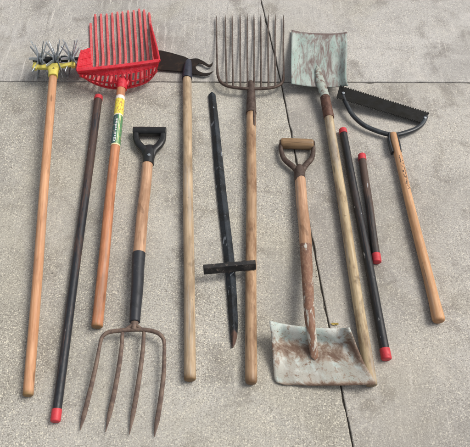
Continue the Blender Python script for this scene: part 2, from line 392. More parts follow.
n = N('dark_joint_filler'); M['filler'] = n.done(n.mix(n.noise(n.obj(), 60), (.02, .018, .015), (.085, .075, .062)), .95)
n = N('white_print'); M['white_print'] = n.done(n.mix(n.map(n.noise(n.obj(), 300), .5, .7), (.72, .75, .74), (.4, .46, .46)), .5)
n = N('dark_stamp_ink'); M['ink'] = n.done(n.mix(n.noise(n.obj(), 300), (.03, .02, .015), (.1, .06, .04)), .6)
n = N('dry_leaf_yellow'); M['leaf'] = n.done(n.mix(n.noise(n.obj(), 150), L(190, 170, 84), L(130, 104, 54)), .7)

# ------------------------------------------------------------------ the slabs
def slab(corners, mat):
    """concrete slab: polygon with ragged, rounded joint edges"""
    pts = []
    m = len(corners)
    for i in range(m):
        a, b = Vector(corners[i]), Vector(corners[(i+1) % m]); ln = (b-a).length
        k = max(1, int(min(ln, 8)/.03))
        for j in range(k):
            p = a.lerp(b, j/k)
            if j: 
                nn = Vector((-(b-a).y, (b-a).x)).normalized(); p = p+nn*(random.gauss(0, .0005)+(random.uniform(.0015, .0045) if random.random() < .09 else 0))
            pts.append(p)
    n = len(pts)
    def inset(d):
        out = []
        for i in range(n):
            a, p, b = pts[i-1], pts[i], pts[(i+1) % n]
            e1 = (p-a).normalized(); e2 = (b-p).normalized()
            n1 = Vector((-e1.y, e1.x)); n2 = Vector((-e2.y, e2.x)); q = (n1+n2); q = q/max(.3, q.length_squared/2)
            out.append(p+q*d)
        return out
    rings = [(0, -.09), (0, -.003), (.0009, -.0011), (.0028, 0)]
    vs, fs = [], []
    for d, z in rings:
        vs += [(p.x, p.y, z) for p in inset(d)]
    for r in range(len(rings)-1):
        for i in range(n):
            j = (i+1) % n; fs.append((r*n+i, r*n+j, (r+1)*n+j, (r+1)*n+i))
    fs.append(tuple((len(rings)-1)*n+i for i in range(n)))
    mb = MB(); mb.add(vs, fs); o = mb.build('pavement', mat, smooth=False); o['kind'] = 'structure'
    return o
def v2(p): return Vector((p.x, p.y))
X = v2(at(281, 82)); Wd = (v2(at(-40, 81.2))-X).normalized(); Ed = (v2(at(520, 82.6))-X).normalized()
Nd = (v2(at(261, 0))-X).normalized(); Sd = (v2(at(353, 447))-X).normalized()
G1, G2 = .0021, .0021                                       # half widths of the two joints
def corner(a, b, ga, gb):
    """slab corner at the crossing, set back from joint a by ga and joint b by gb"""
    s = a.x*b.y-a.y*b.x
    return X+a*(gb/abs(s))+b*(ga/abs(s))
Lb = 7.
def quarter(a, ga, b, gb, mat):
    c = corner(a, b, ga, gb); poly = [c, c+a*Lb, c+a*Lb+b*Lb, c+b*Lb]
    if a.x*b.y-a.y*b.x < 0: poly.reverse()
    slab(poly, mat)
TONE = (.335, .305, .272)
quarter(Wd, G2, Nd, G1, concrete('concrete_far_left', (.415, .402, .382), 1.0, .62, .9, 1.1))
quarter(Ed, G2, Nd, G1, concrete('concrete_far_right', (.432, .418, .397), 5.0, .52, .95, .6))
quarter(Wd, G2, Sd, G1, concrete('concrete_near_left', (.425, .41, .372), 9.0, 0.8, .95, .4))
quarter(Ed, G2, Sd, G1, concrete('concrete_near_right', (.418, .4, .37), 14.0, .64, 1.0, .5))
g = MB(); g.add([(-30, -30, -.006), (30, -30, -.006), (30, 30, -.006), (-30, 30, -.006)], [(0, 1, 2, 3)])
o = g.build('ground', M['filler'], smooth=False); o['kind'] = 'structure'

# ------------------------------------------------------------------ rotary cultivator
def cultivator():
    R = Root('rotary_cultivator', 'long orange wooden handled cultivator with a yellow bracket and spiked grey star wheels', 'cultivator', at(28, 396))
    m, a, b, r0, r1 = rod(53.3, 73, 7.6, .072, 28, 396, 10.6, None)
    m.build('handle', M['orange1'], R)
    z = .076; px = mpp(53, 68, z)
    br = MB()
    arm = spline([at(33.5, 66.2, z), at(40, 67.2, z), at(47, 66.9, z), at(53.5, 66.8, z), at(60, 66.1, z), at(67, 65.2, z), at(74.5, 63.8, z)], 5)
    br.sweep(arm, [((2.5+1.6*max(0, 1-abs(i/(len(arm)-1)-.48)*4))*px, 1.7*px) for i in range(len(arm))], 12, power=4)
    br.sweep([at(53.7, 64.3, z), at(53.6, 67, z), at(53.5, 70, z), at(53.3, 73, z), at(53.1, 77, z)], [(6.4*px, 1.6*px), (7.0*px, 2.2*px), (5.6*px, 3.2*px), (4.6*px, 4.2*px), (4.5*px, 4.4*px)], 18, power=2.6)
    for x, y in ((35, 66.3), (73.3, 64)):
        br.sweep([at(x, y+3.2, z), at(x, y, z), at(x, y-3.5, z)], [(2.0*px, 1.6*px), (2.3*px, 1.8*px), (1.6*px, 1.4*px)], 10, power=4)
    br.build('bracket', M['yellow'], R, bevel=.0006)
    hole = MB().sweep([at(53.6, 68.6, z+3.6*px), at(53.6, 68.6, z+1.6*px)], 1.1*px, 10, up=Vector((0, 1, 0))); hole.build('bolt', M['dark_steel'], R)
    za = .073
    ax = MB().sweep([at(33, 60.6, za), at(79.5, 58.2, za)], .0055, 12, up=Vector((0, 1, 0)))
    for x in (35.5, 73.5):
        y = 60.6-(x-33)*.05
        ax.sweep([at(x, y+7, z), at(x, y, za)], [(.004, .006)]*2, 10, power=4)
    for x in (48.7, 64.3):
        ca = at(x, 60.6-(x-33)*.05, za); ax.sweep([ca-Vector((.012, 0, 0)), ca+Vector((.012, 0, 0))], .0135, 14, up=Vector((0, 1, 0)))
    ax.build('axle', M['dark_steel'], R)
    adir = (at(79.5, 58.2, za)-at(33, 60.6, za)).normalized()
    up = Vector((0, 0, 1)); fw = up.cross(adir).normalized(); up = adir.cross(fw)
    for wi, x in enumerate((41, 56.5, 72)):
        c = at(x, 60.6-(x-33)*.05, za); w = MB()
        w.sweep([c-adir*.011, c+adir*.011], .016, 16, up=Vector((0, 1, 0)))
        w.sweep([c-adir*.0075, c-adir*.0045], .03, 20, up=Vector((0, 1, 0))); w.sweep([c+adir*.0045, c+adir*.0075], .03, 20, up=Vector((0, 1, 0)))
        for sgn in (-1, 1):
            for k in range(9):
                t = 2*math.pi*(k/9)+wi*.3+(.45 if sgn > 0 else 0)
                rd = up*math.cos(t)+fw*math.sin(t); tg = adir.cross(rd)
                sp = .30+random.uniform(-.06, .06)
                pts = []; rr = []
                for q in (0, .25, .5, .75, .93, 1.):
                    l = .016+.062*q
                    pts.append(c+rd*l+adir*(sgn*(.005+.055*q*sp*1.25))+tg*(.006*q*q))
                    rr.append((lerp(.0074, .0044, q) if q < .95 else .001, .0019 if q < .95 else .0005))
                w.sweep(pts, rr, 8, up=adir, power=3)
        w.build('star_wheel', M['steel'], R)
cultivator()

# ------------------------------------------------------------------ capped poles
def pole(label, mat, x0, y0, w0, x1, y1, w1, c0, c1):
    R = Root('capped_pole', label, 'pole', at((x0+x1)/2, (y0+y1)/2), 'dark poles with red end caps')
    m, a, b, r0, r1 = rod(x0, y0, w0, None, x1, y1, w1, None, ends=(.1, .1)); m.build('shaft', mat, R)
    d = (b-a).normalized()
    for p, dd, r, ln in ((a, d, r0, c0), (b, -d, r1, c1)):
        q = r*1.09
        MB().sweep([p-dd*.004, p-dd*.0036, p-dd*.002, p, p+dd*ln*.9, p+dd*ln, p+dd*ln], [q*.5, q*.86, q*.97, q, q, q*.98, q*.9], 20).build('end_cap', M['red_cap'], R)
pole('long black pole, brown worn upper half, red caps, left of the red basket fork', M['pole_a'], 98.6, 97, 7.6, 55.5, 420.5, 9.4, .018, .031)
pole('long clean black pole with red caps beside the long shovel handle', M['pole_b'], 342.8, 130, 7.2, 386.5, 358.5, 9.6, .02, .03)
pole('short dark brown pole with red caps, shortest of the capped poles', M['pole_c'], 361.8, 155.5, 7.2, 377, 261.5, 8.2, .024, .028)

# ------------------------------------------------------------------ red basket fork
def basket_fork():
    R = Root('basket_fork', 'red plastic basket fork with many tines and an orange wooden handle with a sticker', 'fork', at(97, 328))
    m, a, b, r0, r1 = rod(121.5, 86, 8.4, .058, 97, 327.5, 11.4, None)
    m.build('handle', M['orange2'], R)
    d = (b-a).normalized(); ln = (b-a).length
    # sticker wrapped round the handle
    def onh(py): return (py-86)/(327.5-86)
    def along(py):                                          # distance along the handle of a photo row
        lo, hi = 0., 1.
        for _ in range(40):
            mid = (lo+hi)/2; p = a.lerp(b, mid)-CAM; pc = RX.transposed() @ p
            y = 223.5-FPX*pc.y/(-pc.z)
            if y < py: lo = mid
            else: hi = mid
        return lo
    t0, t1 = along(97.5), along(147)
    st = MB(); k = 24
    st.sweep([a.lerp(b, lerp(t0, t1, i/k)) for i in range(k+1)], [lerp(r0, r1, lerp(t0, t1, i/k))+.0007 for i in range(k+1)], 28, cap=False)
    n = N('printed_sticker'); x = n.xyz(n.lc()); t = n.tt(); nz = n.noise(n.lc(), 160, 4, .6)
    tw = n.math('ADD', t, n.math('MULTIPLY', n.math('SUBTRACT', nz, .5), .05))
    green = n.mix(n.map(x[0], .0015, .002), L(52, 84, 86), L(80, 128, 84))
    green = n.mix(n.math('MULTIPLY', n.map(x[0], .0062, .0066), n.map(x[0], .0088, .0084)), green, L(206, 222, 190))
    green = n.mix(n.math('MULTIPLY', n.map(x[0], .0105, .0109), n.map(x[0], .0122, .0118)), green, L(214, 224, 150))
    yel = n.mix(n.map(n.noise(n.scale(n.lc(), (1, 1, .5)), 170, 3, .6), .52, .6), L(222, 208, 78), L(182, 132, 60))
    c = n.mix(n.map(t, .385, .39), n.mix(n.map(tw, .06, .075), L(222, 214, 206), yel), n.mix(n.map(t, .412, .415), L(226, 220, 190), green))
    c = n.mix(n.map(t, .972, .978), c, L(224, 216, 170))
    c = n.mix(n.math('MULTIPLY', n.map(nz, .52, .66), .55), c, L(176, 160, 132))
    c = n.mix(n.map(nz, .63, .68), c, L(186, 142, 104))
    so = st.build('label_sticker', n.done(c, .45, 0, None, .4), R)
    cu = bpy.data.curves.new('txt', 'FONT'); cu.body = 'Gurndas'; cu.size = 1.; cu.resolution_u = 3; cu.offset = .018
    to = bpy.data.objects.new('txt', cu); COL.objects.link(to); bpy.context.view_layer.update()
    me = to.evaluated_get(bpy.context.evaluated_depsgraph_get()).to_mesh()
    vs = [v.co.copy() for v in me.vertices]; fs = [tuple(p.vertices) for p in me.polygons]
    bpy.data.objects.remove(to)
    xs = [v.x for v in vs]; x0, x1 = min(xs), max(xs)
    up = Vector((0, 0, 1)); nn = (up-d*up.dot(d)).normalized(); sd = nn.cross(d)
    if sd.x < 0: sd = -sd
    vv = []
    for v in vs:
        s_ = lerp(.95, .5, (v.x-x0)/(x1-x0)); T = lerp(t0, t1, s_); r = lerp(r0, r1, T)+.0013
        u_ = .002-v.y*.013
        th = u_/r
        vv.append(a.lerp(b, T)+(sd*math.sin(th)+nn*math.cos(th))*r)
    mb = MB(); mb.add(vv, fs); mb.build('lettering', M['white_print'], R, smooth=False, parent=so)
    # basket: rim high, wall leaning from a bowed foot up to the rim, tines running out to the tips
    ZR, ZB, ZT = .115, .03, .006
    tips = [(90.5, 24), (95.2, 15.2), (101, 14.4), (106.5, 14), (112, 13.2), (117.6, 12.4), (122.6, 12), (128, 11.2), (133.6, 10.6), (139.4, 9.4), (144.2, 10), (149.4, 13)]
    base = [(91.5, 66), (97.3, 65.6), (103, 65), (108.7, 64.4), (114.4, 63.8), (120, 63.2), (125.7, 62.6), (131.4, 62), (137, 61.3), (142.8, 60.7), (148.4, 60.1), (153.6, 59.5)]
    NT = len(tips)
    foot_px = spline([(82, 74), (90, 81), (104, 86.6), (118, 88.5), (132, 87), (147, 81.5), (156.5, 71)], 10)
    rim_px = lambda u: (lerp(77, 159, u), lerp(70.3, 60.8, u)+.9*math.sin(math.pi*u))
    def foot(u):
        i = u*(len(foot_px)-1); k = min(int(i), len(foot_px)-2); f = i-k
        p = tuple(lerp(foot_px[k][q], foot_px[k+1][q], f) for q in (0, 1))
        return at(p[0], p[1], lerp(.05, ZB, min(1, 4*u*(1-u)*1.6)))
    def rim(u): x, y = rim_px(u); return at(x, y, ZR)
    def wall(u, h):                                        # h 0 foot .. 1 rim, bulging outward
        p = foot(u).lerp(rim(u), h); return p+Vector((0, -.016, -.004))*math.sin(math.pi*h)
    bk = MB(); q = mpp(118, 70)
    us = [i/36 for i in range(37)]
    bk.sweep([rim(u) for u in us], [(2.1*q, 1.2*q)]*37, 12, power=4)
    def strip(h0, h1, th=.0028):
        vs, fs = [], []; K = 5
        for u in us:
            for j in range(K): vs.append(wall(u, lerp(h0, h1, j/(K-1))))
        m_ = len(vs); vs += [v+Vector((0, th, .001)) for v in vs]
        for i in range(36):
            for j in range(K-1):
                f = (i*K+j, i*K+j+1, (i+1)*K+j+1, (i+1)*K+j); fs += [f, tuple(x+m_ for x in reversed(f))]
            fs += [(i*K, (i+1)*K, m_+(i+1)*K, m_+i*K), (i*K+K-1, m_+i*K+K-1, m_+(i+1)*K+K-1, (i+1)*K+K-1)]
        bk.add(vs, fs)
    strip(.76, .97); strip(.0, .1)
    bk.sweep([wall(u, .76)+Vector((0, -.001, 0)) for u in us], [.5*q]*37, 8)
    bk.sweep([wall(u, .42) for u in us], [(.6*q, .9*q)]*37, 8)
    bk.sweep([wall(u, .02) for u in us], [(1.1*q, 1.0*q)]*37, 12, power=3)
    for k in range(19):
        u = (k+.5)/19
        bk.sweep([wall(u+.022*(h-.4), h) for h in (.02, .2, .4, .6, .8)], [(.95*q, .9*q)]*5, 10, up=Vector((0, -1, .3)), power=3)
    # socket for the handle, with two cheeks
    bk.sweep([at(121.7, 89.4, .055), at(122, 84, .06), at(122.3, 79.5, .064), at(122.5, 76.5, .066)], [4.9*q, 5.0*q, 4.2*q, 2.2*q], 16)
    for s_ in (-1, 1):
        bk.sweep([at(122+s_*4.5, 85.5, .058), at(122+s_*7, 80, .062), at(122+s_*8.5, 74.5, .075)], [(1.2*q, 1.8*q)]*3, 8)
    # flared side walls
    for sgn, inner, outer in ((0, [(91.8, 67), (91, 57), (90.2, 47.5)], [(77, 70.3), (78.8, 60), (81.5, 50.5)]),
                              (1, [(153.8, 60), (151.6, 44), (149.6, 25)], [(159.5, 60.8), (156.4, 46), (150.6, 24)])):
        I = spline([tuple(at(x, y, z)) for (x, y), z in zip(inner, (.03, .024, .02))], 6)
        O = spline([tuple(at(x, y, z)) for (x, y), z in zip(outer, (.115, .09, .05 if sgn == 0 else .022))], 6)
        vs, fs = [], []; W = 5
        for i_, o_ in zip(I, O):
            for j in range(W): vs.append(Vector(i_).lerp(Vector(o_), j/(W-1)))
        for i in range(len(I)-1):
            for j in range(W-1): fs.append((i*W+j, i*W+j+1, (i+1)*W+j+1, (i+1)*W+j))
        n0 = len(vs); vs += [v-Vector((0, 0, .003)) for v in vs]
        fs += [tuple(x+n0 for x in reversed(f)) for f in fs]
        bk.add(vs, fs)
        bk.sweep([Vector(p) for p in O], [1.0*q]*len(O), 8)
        for j in (1, 2):
            bk.sweep([Vector(i_).lerp(Vector(o_), j/3)+Vector((0, 0, .0004)) for i_, o_ in zip(I, O)], [.42*q]*len(I), 8)
        for i in range(2, len(I)-1, 4):
            bk.sweep([Vector(I[i]).lerp(Vector(O[i]), f)+Vector((0, 0, .0002)) for f in (0, .5, 1)], [.45*q]*3, 8)
    bo = bk.build('basket', M['red_plastic'], R)
    for i, (tp, bs) in enumerate(zip(tips, base)):
        u = .1+.82*i/(NT-1)
        f = wall(u, .05)
        tip, mid = at(tp[0], tp[1], ZT), at(bs[0], bs[1], .018)
        pts = [Vector(p) for p in spline([tuple(f), tuple(mid), tuple(mid.lerp(tip, .5)+Vector((random.gauss(0, .0014), 0, -.002+random.gauss(0, .001)))), tuple(tip+Vector((random.gauss(0, .001), 0, abs(random.gauss(0, .002)))))], 6)]
        k = len(pts); hw = random.uniform(1.22, 1.36)*q
        rr = [((hw if j < k-2 else hw*.98) if j < k-1 else hw*.8, lerp(.005, .0028, j/(k-1))) for j in range(k)]
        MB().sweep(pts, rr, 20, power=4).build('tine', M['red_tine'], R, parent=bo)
basket_fork()

# ------------------------------------------------------------------ digging fork
def digging_fork():
    R = Root('digging_fork', 'four tined digging fork with rusty brown tines and a black plastic D grip', 'fork', at(134, 329))
    m, a, b, r0, r1 = rod(148, 158, 10.4, .021, 138.6, 258, 12.2, .03); m.build('handle', M['pink'], R)
    m2, *_ = rod(139, 253, 13., .0295, 134.8, 322.5, 10.8, .036, ends=(.12, .12)); m2.build('sleeve', M['sleeve'], R)
    q = mpp(149, 140); z = .022
    g = MB()
    g.sweep([Vector(p) for p in spline([tuple(at(133.2, 131.6, z)), tuple(at(141, 131.4, z)), tuple(at(158, 131.6, z)), tuple(at(166, 131.8, z))], 5)], [(4.4*q, 4.3*q)]*16, 18, power=2.8)
    for pts in ([(136, 132), (136.3, 139), (139.2, 145), (144.6, 150.5), (147.4, 157)], [(163.2, 132), (162.8, 139), (159.4, 145), (153.6, 150.5), (150.4, 157)]):
        P = [Vector(p) for p in spline([tuple(at(x, y, z)) for x, y in pts], 6)]
        g.sweep(P, [(lerp(2.9, 4.2, i/(len(P)-1))*q, 3.0*q) for i in range(len(P))], 12, power=3)
    g.sweep([at(149.2, 145.5, z), at(149.2, 148, z), at(149, 152, z), at(148.6, 158, z), at(148, 164.5, z)], [(4.2*q, 1.8*q), (6.0*q, 2.4*q), (6.4*q, 4.4*q), (5.8*q, 5.7*q), 5.6*q], 18)
    g.build('grip', M['plastic_black'], R, bevel=.0005)
    bt = MB(); c = at(148.9, 154.5, z+5.9*q); bt.sweep([c, c-Vector((0, 0, .003))], [1.4*q, 1.6*q], 10, up=Vector((0, 1, 0))); bt.build('rivet', M['steel'], R)
    # head
    q = mpp(134, 330); zy = .034
    h = MB()
    h.sweep([at(134.8, 321, .036), at(134.4, 325, .036), at(133.8, 329.5, zy)], [4.4*q, 3.2*q, 3.*q], 14)
    for s_ in (-1, 1):
        h.sweep([Vector(p) for p in spline([tuple(at(134.6, 323, .038)), tuple(at(134+s_*4, 326.5, .037)), tuple(at(134+s_*9, 330, zy))], 5)], [1.7*q]*11, 10)
    yk = spline([(99.8, 345.5, .031), (102, 337.5, .033), (106.8, 333, .034), (114, 331.2, zy), (124, 330.2, zy), (134, 329.6, zy), (144, 329.8, zy), (153, 331.2, zy), (159.5, 334.2, .034), (163.6, 339.5, .032), (164.4, 346, .031)], 6)
    h.sweep([at(*p) for p in yk], [lerp(1.7, 2.15, min(1, min(j, len(yk)-1-j)/14))*q for j in range(len(yk))], 12)
    h.build('yoke', M['iron'], R)
    for pts in ([(99.8, 345.2), (95.4, 368), (88.6, 397), (80, 430.5)], [(122.6, 331), (121, 352), (115.6, 386), (105.6, 432)], [(144, 331), (142.6, 352), (137.6, 388), (129.3, 434.5)], [(164.4, 345.5), (163.8, 372), (160.2, 402), (154.3, 437)]):
        zs = (.031, .03, .022, .0065)
        P = spline([(x, y, z) for (x, y), z in zip(pts, zs)], 8); k = len(P)
        rr = []
        for j in range(k):
            t = j/(k-1)
            w = 1.72+.62*math.sin(min(1, t/.8)*math.pi*.5)
            if t > .86: w *= max(.1, (1-t)/.14)**.8
            rr.append((w*q, max(.0008, (1.75 if t < .5 else lerp(1.75, 1.1, (t-.5)*2))*q*(1 if t < .86 else max(.12, (1-t)/.14)))))
        MB().sweep([at(*p) for p in P], rr, 10, power=2).build('tine', M['iron'], R)
digging_fork()

# ------------------------------------------------------------------ hook bladed weeder
def weeder():
    R = Root('hook_weeder', 'pale wooden handled tool with a wide dark blade ending in a two pronged hook', 'weeding tool', at(190, 381))
    m, a, b, r0, r1 = rod(187, 75, 8.6, .02, 190, 380.5, 12., None); m.build('handle', M['pale1'], R)
    q = mpp(188, 70)
    f = MB(); f.sweep([at(188.9, 60.8, .0195), at(188.4, 62.5, .0205), at(187.8, 68, .021), at(187, 78, .021), at(186.9, 79, .021)], [2.4*q, 3.4*q, 4.3*q, 5.2*q, 5.0*q], 16)
    f.build('ferrule', M['ferrule_blue'], R)
    top = [(157.5, 50), (161.2, 50.3), (172, 52.8), (184, 56.2), (189.6, 59)]
    up = [tuple(p) for p in spline([(189.6, 59), (194, 58.3), (198, 58.5), (203.4, 60.9), (208, 64), (210.6, 64), (213, 61.5)], 5)]
    dn = [tuple(p) for p in spline([(213, 61.5), (212, 65.4), (208.6, 66.6), (204, 64.4), (199.6, 63), (196.6, 64.5), (195.8, 67.1), (197.6, 70), (203, 72.6), (209, 72.6), (213.4, 70.8)], 5)]
    lo = [tuple(p) for p in spline([(213.4, 70.8), (210.3, 74), (204.8, 75.7), (198, 74.8), (191.7, 73.4), (181.3, 71.4), (161.2, 69.6)], 5)]
    poly = top+up[1:]+dn[1:]+lo[1:]+[(157.5, 69.4)]
    zf = lambda x: .012+.004*max(0, (x-190)/22)
    MB().plate([at(x, y, zf(x)) for x, y in poly], .0035).build('hook_blade', M['hook_blade'], R, smooth=False, bevel=.0008)
weeder()

# ------------------------------------------------------------------ stake with a crosspiece
def stake():
    R = Root('iron_stake', 'pointed black angle iron stake with a short black crosspiece', 'stake', at(222, 220))
    rows = [(211.9, 94.3, 7.2), (215.2, 126, 8.2), (220.6, 183.4, 9.6), (228.2, 250, 10.2), (230.6, 275, 10.), (233., 312, 9.4), (233.8, 332, 7.6), (233.4, 341, 5.), (232.6, 347, 1.6)]
    rows = spline(rows, 6)
    # angle section: an upright web on the right, flat flange to the left
    vs, fs = [], []; K = 6
    for x, y, w in rows:
        q = mpp(x, y); z = .0006
        hh = .021*min(1, w/8+.1); th = .0042; hw = w/2*q
        c = at(x, y, .008); c.z = 0
        d = Vector((.05, -1, 0)).normalized(); s = Vector((1, .05, 0)).normalized()
        prof = [(-hw, .001), (-hw, .001+th), (hw*.35, hh), (hw*.55, hh), (hw, .003), (hw, .001)]
        prof = [(-hw, .0015), (-hw, .006), (-hw*.1, hh), (hw*.18, hh), (hw, .007), (hw, .0015)]
        for p, zz in prof: vs.append(c+s*p+Vector((0, 0, zz+z)))
    for i in range(len(rows)-1):
        for k in range(K):
            j = (k+1) % K; fs.append((i*K+k, i*K+j, (i+1)*K+j, (i+1)*K+k))
    fs.append(tuple(range(K))); fs.append(tuple((len(rows)-1)*K+k for k in range(K)))
    mb = MB(); mb.add(vs, fs); mb.build('shaft', M['stake'], R, smooth=False, bevel=.0007)
    # crosspiece: short angle iron, flat top and a face turned to the near side
    z = .061
    A, B = at(203.2, 267.4, z), at(255.8, 262.4, z)
    d = (B-A).normalized(); s = Vector((-d.y, d.x, 0)); q = mpp(230, 264, z)
    vs = []; K = 6
    P = [(3.2*q, .0), (-1.3*q, .0), (-4.6*q, -.022), (-4.6*q+.002, -.0245), (-1.*q, -.004), (3.2*q, -.0042)]
    fs = []
    for e in (A, B):
        for a_, b_ in P: vs.append(e+s*a_+Vector((0, 0, b_)))
    for k in range(K): fs.append((k, (k+1) % K, K+(k+1) % K, K+k))
    fs.append(tuple(range(K))); fs.append(tuple(range(2*K-1, K-1, -1)))
    mb = MB(); mb.add(vs, fs); 
    cb = at(229.4, 266, .03); cb.z = 0
    mb.sweep([cb+Vector((0, 0, .018)), cb+Vector((0, 0, .047))], [(.009, .007)]*2, 10, up=Vector((0, 1, 0)), power=4)
    mb.build('crosspiece', M['stake_cross'], R, smooth=False, bevel=.0013)
stake()

# ------------------------------------------------------------------ manure fork
def manure_fork():
    R = Root('manure_fork', 'wide fork with ten thin steel tines and a long weathered wooden handle', 'fork', at(251, 383))
    m, a, b, r0, r1 = rod(251.2, 108, 9.2, .0225, 251.2, 384, 12., None, ends=(.2, .7)); m.build('handle', M['tan'], R)
    q = mpp(251, 95)
    s = MB(); s.sweep([at(250.8, 82, .028), at(251, 85, .028), at(251.1, 92, .027), at(251.2, 113.4, .0232), at(251.2, 113.5, .0232)], [2.6*q, 3.6*q, 4.0*q, 5.15*q, 4.9*q], 18)
    s.sweep([at(253.6, 112, .0245), at(253.7, 120, .0243), at(253.8, 127, .0238), at(253.8, 128, .0232)], [(2.0*q, 4.4*q), (1.9*q, 4.2*q), (1.6*q, 3.9*q), (.7*q, 3.2*q)], 12)
    s.build('socket', M['iron_dark'], R)
    zb = .034
    bar = spline([(217.2, 68, .032), (218, 76, .033), (221.2, 82.4, zb), (228, 86.2, zb), (238, 88, zb), (249, 88.8, zb), (262, 88.6, zb), (273, 87.4, zb), (280, 84.6, zb), (283, 80.5, zb), (283.6, 74, .033)], 6)
    k = len(bar)
    MB().sweep([at(*p) for p in bar], [(lerp(1.0, 1.75, math.sin(math.pi*j/(k-1))**.5)*q, 1.4*q) for j in range(k)], 12).build('crossbar', M['iron_dark'], R)
    tx = [216.3, 225.1, 232, 240, 247.2, 253.9, 260.8, 268.4, 275.4, 283.4]; ty = [15.4, 13.6, 13, 12.4, 13, 13.4, 14.4, 13.6, 14, 14.6]
    bx = [217.2, 226.6, 233, 240.4, 247.6, 254.2, 261, 268.4, 275.2, 283.6]; by = [68, 85.2, 86.8, 87.8, 88.2, 88.2, 88, 87.4, 85.8, 74]
    for i in range(10):
        j1, j2 = random.uniform(-.4, .4), random.uniform(-.4, .4)
        P = spline([(bx[i], by[i], .033), (lerp(bx[i], tx[i], .12), lerp(by[i], ty[i], .12), .03), (lerp(bx[i], tx[i], .45)+j1, lerp(by[i], ty[i], .45), .016), (lerp(bx[i], tx[i], .75)+j2, lerp(by[i], ty[i], .75), .01), (tx[i], ty[i], .012)], 6); k = len(P)
        MB().sweep([at(*p) for p in P], [(lerp(1.05, .72, j/(k-1)) if j < k-2 else (.5 if j < k-1 else .12))*q for j in range(k)], 9).build('tine', M['fork_iron'], R)
manure_fork()

# ------------------------------------------------------------------ scoops
def polyl(pts, t):
    """point at parameter t (0..1 by the given knots) along (t, x, y) rows"""
    for (ta, xa, ya), (tb, xb, yb) in zip(pts, pts[1:]):
        if t <= tb: f = (t-ta)/(tb-ta); return (lerp(xa, xb, f), lerp(ya, yb, f))
    return pts[-1][1:]
def sm(a, b, x): t = max(0, min(1, (x-a)/(b-a))); return t*t*(3-2*t)
def scoop(left, right, dip, zf, nu=36, nv=30, front=None):
    vs, lcs, fs = [], [], []
    for j in range(nv+1):
        v = j/nv; l, r = polyl(left, v), polyl(right, v)
        for i in range(nu+1):
            u = -1+2*i/nu; f = (u+1)/2
            x = lerp(l[0], r[0], f); y = lerp(l[1], r[1], f)
            y += dip(u)*sm(.55, 1, v)
            if front: y += front(u)*sm(.3, 0, v)
            vs.append(at(x, y, zf(u, v))); lcs.append((u, v, 0.))
    for j in range(nv):
        for i in range(nu): k = j*(nu+1)+i; fs.append((k, k+1, k+nu+2, k+nu+1))
    m = MB(); m.add(vs, fs, lcs); return m

